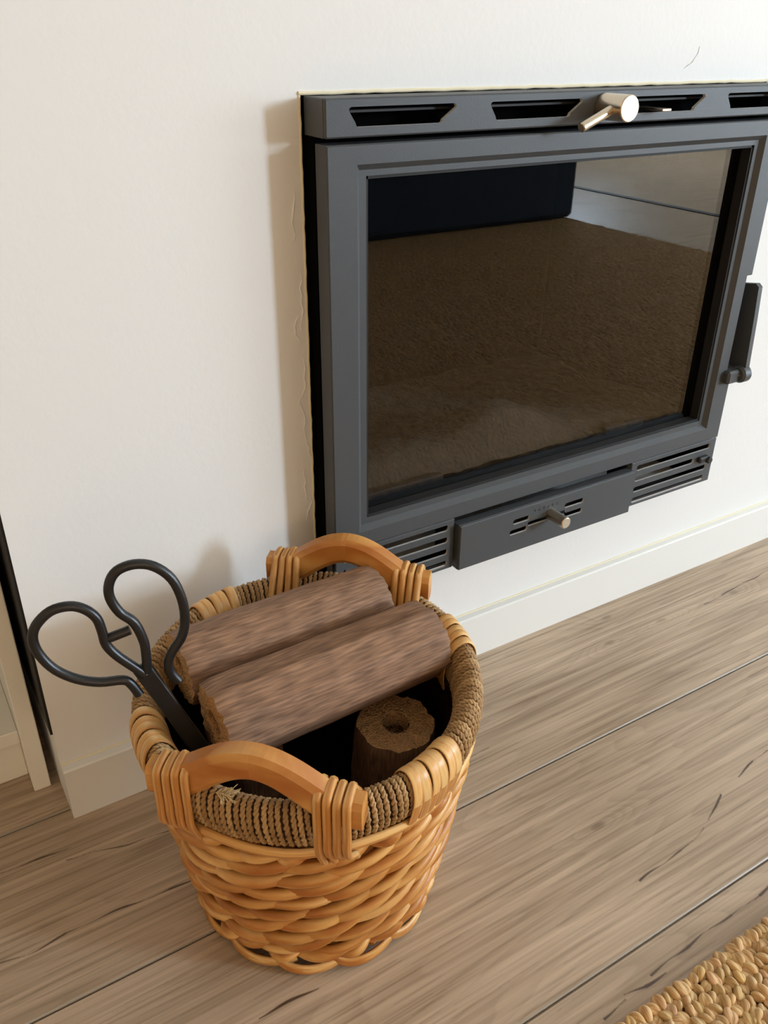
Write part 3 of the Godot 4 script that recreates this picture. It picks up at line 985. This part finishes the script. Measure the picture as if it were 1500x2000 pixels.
# ------------------------------------------------------------------ firewood
func make_log(label: String, length: float, rad: float, sd: int, round_: float, sides := 8, step := 0.0) -> Node3D:
	# pressed sawdust log along local +y, centred; rough ends, short hole in each end, blackened at its bottom
	var t := thing("firewood_log", label, "firewood", Vector3.ZERO, "pressed wood logs in the basket")
	rng.seed = sd
	var fn := FastNoiseLite.new()
	fn.seed = sd
	fn.frequency = 30.0
	var per := 8
	var K := sides * per
	var S := 26
	var jag := []
	for k in K: jag.append([0.0026 * fn.get_noise_2d(k * 0.012, 1.0) + rng.randf_range(-0.0008, 0.0008), 0.0026 * fn.get_noise_2d(k * 0.012, 9.0) + rng.randf_range(-0.0008, 0.0008)])
	var rows := []
	for s in S + 1:
		var row := []
		for k in K:
			var a := TAU * k / K
			var m := fposmod(a, TAU / sides) - PI / sides
			var flat_r := rad * cos(PI / sides) / cos(m)
			var r := lerpf(flat_r, rad * 0.965, round_)
			var y := lerpf(-length / 2, length / 2, float(s) / S)
			if s == 0: y += jag[k][0]
			if s == S: y += jag[k][1]
			r += 0.0006 * fn.get_noise_3d(cos(a) * 0.5, sin(a) * 0.5, y * 0.5) * 2.0
			if step > 0.0 and a > PI / 2 + 0.01 and a < PI * 0.75: r -= step * (1.0 - (a - PI / 2) / (PI / 4))
			if s == 0 or s == S: r -= 0.0012 + rng.randf_range(0.0, 0.0012)
			row.append(Vector3(cos(a) * r, y, sin(a) * r))
		rows.append(row)
	var side := MB.new()
	side.grid(rows, false, true, Vector2(1.0, 1.0))
	obj("log_surface", side, M.log_side, t)
	for e in [0, S]:
		var rr := []
		var dirn := -1.0 if e == 0 else 1.0
		for q in 6:
			var f: float = [1.0, 0.8, 0.6, 0.42, 0.30, 0.28][q]
			var row := []
			for k in K:
				var p: Vector3 = rows[e][k]
				var y: float = lerpf(dirn * length / 2, p.y, clampf((f - 0.3) * 1.5, 0, 1)) + rng.randf_range(-0.0008, 0.0008)
				if q == 5: y = dirn * (length / 2 - 0.03)
				if q == 0: y = p.y
				var rho := lerpf(rad * 0.97, Vector2(p.x, p.z).length(), clampf((f - 0.5) * 2.0, 0, 1))
				if q == 0: rho = Vector2(p.x, p.z).length()
				var an := TAU * k / K
				row.append(Vector3(cos(an) * rho * f, y, sin(an) * rho * f))
			rr.append(row)
		var em := MB.new()
		em.grid(rr, false, true)
		for k in em.n.size():
			if k < (K + 1) * 5 and em.n[k].y * dirn < 0: em.n[k] = -em.n[k]
		for k in range(0, em.ix.size(), 3):
			var a := em.ix[k]
			var b := em.ix[k + 1]
			var c := em.ix[k + 2]
			if (em.v[b] - em.v[a]).cross(em.v[c] - em.v[a]).dot(em.n[a] + em.n[b] + em.n[c]) > 0.0:
				em.ix[k + 1] = c
				em.ix[k + 2] = b
		obj("end_face", em, M.log_end, t)
		var pl := MB.new()
		var ring := []
		for k in 16: ring.append(Vector3(cos(TAU * k / 16) * rad * 0.285, dirn * (length / 2 - 0.028), sin(TAU * k / 16) * rad * 0.285))
		pl.face(ring, Vector3(0, dirn, 0))
		obj("bore_shade", pl, M.black, t)  # black disc painted in for the dark depth of the hole
	return t

func lay(t: Node3D, a: Vector3, b: Vector3, spin: float) -> void:
	var y := (b - a).normalized()
	var x := y.cross(Vector3.UP).normalized() if absf(y.y) < 0.9 else Vector3.RIGHT
	var z := x.cross(y).normalized()
	x = y.cross(z).normalized()
	t.transform = Transform3D(Basis(x, y, z) * Basis(Vector3.UP, spin), (a + b) / 2.0)

func build_logs() -> void:
	lay(make_log("octagonal pressed wood log lying across the basket, nearer one in front", 0.228, 0.0395, 11, 0.0, 8, 0.0034), Vector3(-0.277, 0.262, 0.2268), Vector3(-0.051, 0.2665, 0.2235), 0.15)
	lay(make_log("rounder pressed wood log lying across the basket behind the front one", 0.214, 0.0375, 23, 0.6), Vector3(-0.280, 0.270, 0.1495), Vector3(-0.066, 0.274, 0.1495), 0.15)
	lay(make_log("upright holed log stub deep inside the right side of the basket", 0.176, 0.0415, 37, 0.3), Vector3(-0.108, 0.022, 0.236), Vector3(-0.1035, 0.198, 0.2475), 0.4)
	lay(make_log("upright log standing in shade beneath the left ends of the two lying logs", 0.198, 0.036, 41, 0.3), Vector3(-0.222, 0.022, 0.1700), Vector3(-0.238, 0.2205, 0.1830), 0.3)

# ------------------------------------------------------------------ tongs
func smooth_path(p: Array, n: int) -> Array:
	var out := []
	for i in p.size() - 1:
		for u in n:
			out.append(p[i].cubic_interpolate(p[i + 1], p[maxi(i - 1, 0)], p[mini(i + 2, p.size() - 1)], u / float(n)))
	out.append(p[p.size() - 1])
	return out

func build_tongs() -> void:
	var A := [Vector3(-0.3217, 0.3233, 0.2039), Vector3(-0.3201, 0.3413, 0.2021), Vector3(-0.3202, 0.3534, 0.2006), Vector3(-0.3245, 0.3706, 0.1974), Vector3(-0.3335, 0.3818, 0.1938), Vector3(-0.3384, 0.3957, 0.1909), Vector3(-0.3370, 0.4081, 0.1897), Vector3(-0.3297, 0.4180, 0.1903), Vector3(-0.3163, 0.4214, 0.1932), Vector3(-0.3025, 0.4172, 0.1972), Vector3(-0.2909, 0.4041, 0.2017), Vector3(-0.2858, 0.3846, 0.2054), Vector3(-0.2861, 0.3656, 0.2076), Vector3(-0.2906, 0.3506, 0.2083), Vector3(-0.2992, 0.3391, 0.2076), Vector3(-0.3042, 0.3294, 0.2075), Vector3(-0.3041, 0.3193, 0.2088), Vector3(-0.2994, 0.3091, 0.2112)]
	var B := [Vector3(-0.3237, 0.3208, 0.2037), Vector3(-0.3310, 0.3299, 0.2007), Vector3(-0.3421, 0.3437, 0.1963), Vector3(-0.3483, 0.3556, 0.1933), Vector3(-0.3492, 0.3681, 0.1915), Vector3(-0.3512, 0.3803, 0.1895), Vector3(-0.3582, 0.3895, 0.1866), Vector3(-0.3685, 0.3943, 0.1835), Vector3(-0.3825, 0.3925, 0.1802), Vector3(-0.3947, 0.3822, 0.1784), Vector3(-0.3992, 0.3703, 0.1787), Vector3(-0.3970, 0.3558, 0.1811), Vector3(-0.3887, 0.3406, 0.1850), Vector3(-0.3749, 0.3287, 0.1899), Vector3(-0.3587, 0.3219, 0.1948), Vector3(-0.3414, 0.3199, 0.1994), Vector3(-0.3359, 0.3146, 0.2014), Vector3(-0.3313, 0.3034, 0.2039)]
	var base := Vector3(-0.2898, 0.235, 0.2227)
	var t := thing("fire_tongs", "black wrought iron scissor tongs leaning in the left of the basket", "tongs", base)
	for L in [A, B]:
		var m := MB.new()
		var q := []
		for p in smooth_path(L, 4): q.append(p - base)
		m.tube(q, 0.0041, 12)
		obj("handle_loop", m, M.forged, t)
	var d := Vector3(0.353, -0.914, 0.2).normalized()
	var nrm := Vector3(-0.2413, 0.1177, 0.9633).normalized()
	var u := d.cross(nrm).normalized()
	for k in 2:
		var m := MB.new()
		var p0 := Vector3(-0.3246, 0.325, 0.2029) - base - nrm * (0.0042 * k) + u * (0.0018 * k)
		var w := 0.0074
		var hl := 0.0785
		var lo := Vector3(-w, -hl, -0.002)
		m.box(lo, -lo, 0.0007)
		var X := Transform3D(Basis(u, -d, u.cross(-d)), p0 + d * (hl - 0.004))
		if k == 1: X.basis = X.basis * Basis(Vector3(0, 0, 1), 0.03)
		for i in m.v.size():
			m.v[i] = X * m.v[i]
			m.n[i] = X.basis * m.n[i]
		obj("blade", m, M.forged, t)
	var sp := MB.new()
	var s0 := Vector3(-0.3491, 0.3596, 0.1926) - base
	var s1 := Vector3(-0.3285, 0.3648, 0.1971) - base
	var path := []
	var rr := []
	for k in 9:
		path.append(s0.lerp(s1, k / 8.0))
		rr.append(0.0032 if k < 2 else 0.0042)
	sp.tube(path, rr, 10)
	obj("stop_peg", sp, M.forged, t)

# ------------------------------------------------------------------ rug and sofa
func build_rug() -> void:
	var x0 := -0.75
	var x1 := 2.58
	var z0 := 0.512
	var z1 := 3.3
	var t := thing("jute_rug", "golden brown chunky boucle jute rug on the floor at bottom right", "rug", Vector3((x0 + x1) / 2, 0, (z0 + z1) / 2))
	obj("rug_backing", bx(Vector3(x0 - (x0 + x1) / 2, 0.0005, z0 - (z0 + z1) / 2), Vector3(x1 - (x0 + x1) / 2, 0.005, z1 - (z0 + z1) / 2), 0.002), M.rug_back, t)
	# one twisted knot of yarn
	var rows := []
	for i in 11:
		var row := []
		var f := PI * (0.03 + 0.94 * i / 10.0)
		for k in 24:
			var a := TAU * k / 24.0
			var r := pow(sin(f), 1.25) * (0.60 + 0.56 * pow(absf(cos(a * 1.5 + f * 0.7)), 0.7))
			row.append(Vector3(-cos(f) * 0.0078, sin(a) * r * 0.0056, cos(a) * r * 0.0052))
		rows.append(row)
	var kn := MB.new()
	kn.grid(rows, false, true, Vector2(0.25, 0.5))
	var km := kn.mesh()
	km.surface_set_material(0, M.jute)
	var px := 0.0092
	var pz := 0.0104
	var nx := int((x1 - x0) / px)
	var nz := int((z1 - z0) / pz)
	var mm := MultiMesh.new()
	mm.transform_format = MultiMesh.TRANSFORM_3D
	mm.use_colors = true
	mm.mesh = km
	mm.instance_count = nx * nz
	rng.seed = 13
	var i := 0
	for r in nz:
		for c in nx:
			var s := rng.randf_range(0.82, 1.28)
			var b := Basis(Vector3.UP, PI / 2 + rng.randf_range(-0.7, 0.7)) * Basis(Vector3.RIGHT, rng.randf_range(0, TAU)) * Basis(Vector3(0, 0, 1), rng.randf_range(-0.45, 0.45))
			var p := Vector3(x0 + (c + 0.5 + 0.5 * (r % 2)) * px - (x0 + x1) / 2 + rng.randf_range(-0.0014, 0.0014), 0.0078 + rng.randf_range(-0.001, 0.0022), z0 + (r + 0.35) * pz - (z0 + z1) / 2 + rng.randf_range(-0.0012, 0.0012))
			mm.set_instance_transform(i, Transform3D(b.scaled(Vector3.ONE * s), p))
			var v := rng.randf_range(0.9, 1.2)
			mm.set_instance_color(i, Color(v, v * rng.randf_range(0.93, 1.02), v * rng.randf_range(0.85, 1.0)))
			i += 1
	var o := MultiMeshInstance3D.new()
	o.name = "boucle_pile"
	o.multimesh = mm
	o.material_override = M.jute
	o.set_meta("kind", "stuff")
	t.add_child(o)

func build_sofa() -> void:
	var t := thing("sofa", "dark navy sofa standing on the rug, mirrored in the fire door glass", "sofa", Vector3(1.35, 0, 2.95))
	obj("base", bx(Vector3(-1.24, 0.02, -0.50), Vector3(1.24, 0.40, 0.45), 0.02), M.sofa, t)
	for k in 2: obj("seat_cushion", bx(Vector3(-1.05 + 1.05 * k, 0.401, -0.49), Vector3(-0.005 + 1.05 * k, 0.54, 0.25), 0.035), M.sofa, t)
	obj("backrest", bx(Vector3(-1.24, 0.401, 0.26), Vector3(1.24, 0.85, 0.47), 0.05), M.sofa, t)
	for s in [-1.0, 1.0]: obj("armrest", bx(Vector3(1.15 * s - 0.09, 0.401, -0.49), Vector3(1.15 * s + 0.09, 0.64, 0.25), 0.03), M.sofa, t)
	for s in [-1.0, 1.0]:
		for q in [-1.0, 1.0]: obj("leg", bx(Vector3(1.1 * s - 0.03, 0.0132, 0.4 * q - 0.03), Vector3(1.1 * s + 0.03, 0.02, 0.4 * q + 0.03), 0.002), M.wood_leg, t)

# ------------------------------------------------------------------
const WZ0 := 1.75
const WZ1 := 4.2
const WY0 := 0.15
const WY1 := 2.4
const AX0 := 4.3
const AX1 := 5.15
const AY0 := 1.1
const AY1 := 2.3
const CX0 := -2.2
const CX1 := -0.2
const CY0 := 0.5
const CY1 := 2.3

func _ready() -> void:
	# camera, fitted to the photograph's straight lines
	var cam := Camera3D.new()
	cam.name = "camera"
	cam.fov = rad_to_deg(2.0 * atan(1000.0 / 1680.08))
	cam.near = 0.02
	cam.transform = Transform3D(Basis(Vector3.UP, -0.5547) * Basis(Vector3.RIGHT, -0.5085) * Basis(Vector3(0, 0, 1), 0.0092), Vector3(-0.4498, 0.7882, 0.7810))
	add_child(cam)
	cam.current = true
	# daylight sky outside the window
	var we := WorldEnvironment.new()
	we.name = "environment"
	var env := Environment.new()
	var sky := Sky.new()
	var sm := ProceduralSkyMaterial.new()
	sm.sky_top_color = Color(0.62, 0.74, 0.92)
	sm.sky_horizon_color = Color(0.92, 0.94, 0.96)
	sm.ground_bottom_color = Color(0.45, 0.43, 0.38)
	sm.ground_horizon_color = Color(0.75, 0.74, 0.70)
	sky.sky_material = sm
	env.background_mode = Environment.BG_SKY
	env.sky = sky
	env.background_energy_multiplier = 1.0
	env.tonemap_mode = Environment.TONE_MAPPER_LINEAR
	env.tonemap_exposure = 0.70
	env.sdfgi_enabled = true
	env.ssao_enabled = true
	env.ssil_enabled = true
	we.environment = env
	add_child(we)
	# daylight of the two windows out of view; last light is added warm fill
	for q in [["unseen_window_daylight", Vector2(AX1 - AX0 - 0.1, AY1 - AY0 - 0.1), Vector3((AX0 + AX1) / 2, (AY0 + AY1) / 2, 4.79), 0.0, 52.0, Color(0.83, 0.92, 1.0)], ["unseen_tall_window_daylight", Vector2(WZ1 - WZ0 - 0.1, WY1 - WY0 - 0.1), Vector3(6.59, (WY0 + WY1) / 2, (WZ0 + WZ1) / 2), PI / 2, 22.0, Color(0.83, 0.92, 1.0)], ["added_fill_light", Vector2(CX1 - CX0 - 0.1, CY1 - CY0 - 0.1), Vector3((CX0 + CX1) / 2, (CY0 + CY1) / 2, 4.79), 0.0, 3.4, Color(1.0, 0.90, 0.78)]]:
		var al := AreaLight3D.new()
		al.name = q[0]
		al.area_size = q[1]
		al.position = q[2]
		al.rotation = Vector3(0, q[3], 0)
		al.light_color = q[5]
		al.light_energy = q[4]
		al.area_range = 20.0
		al.area_attenuation = 2.0
		al.shadow_enabled = true
		add_child(al)

	make_materials()
	build_room()
	build_cabinet()
	build_insert()
	build_basket()
	build_logs()
	build_tongs()
	build_rug()
	build_sofa()
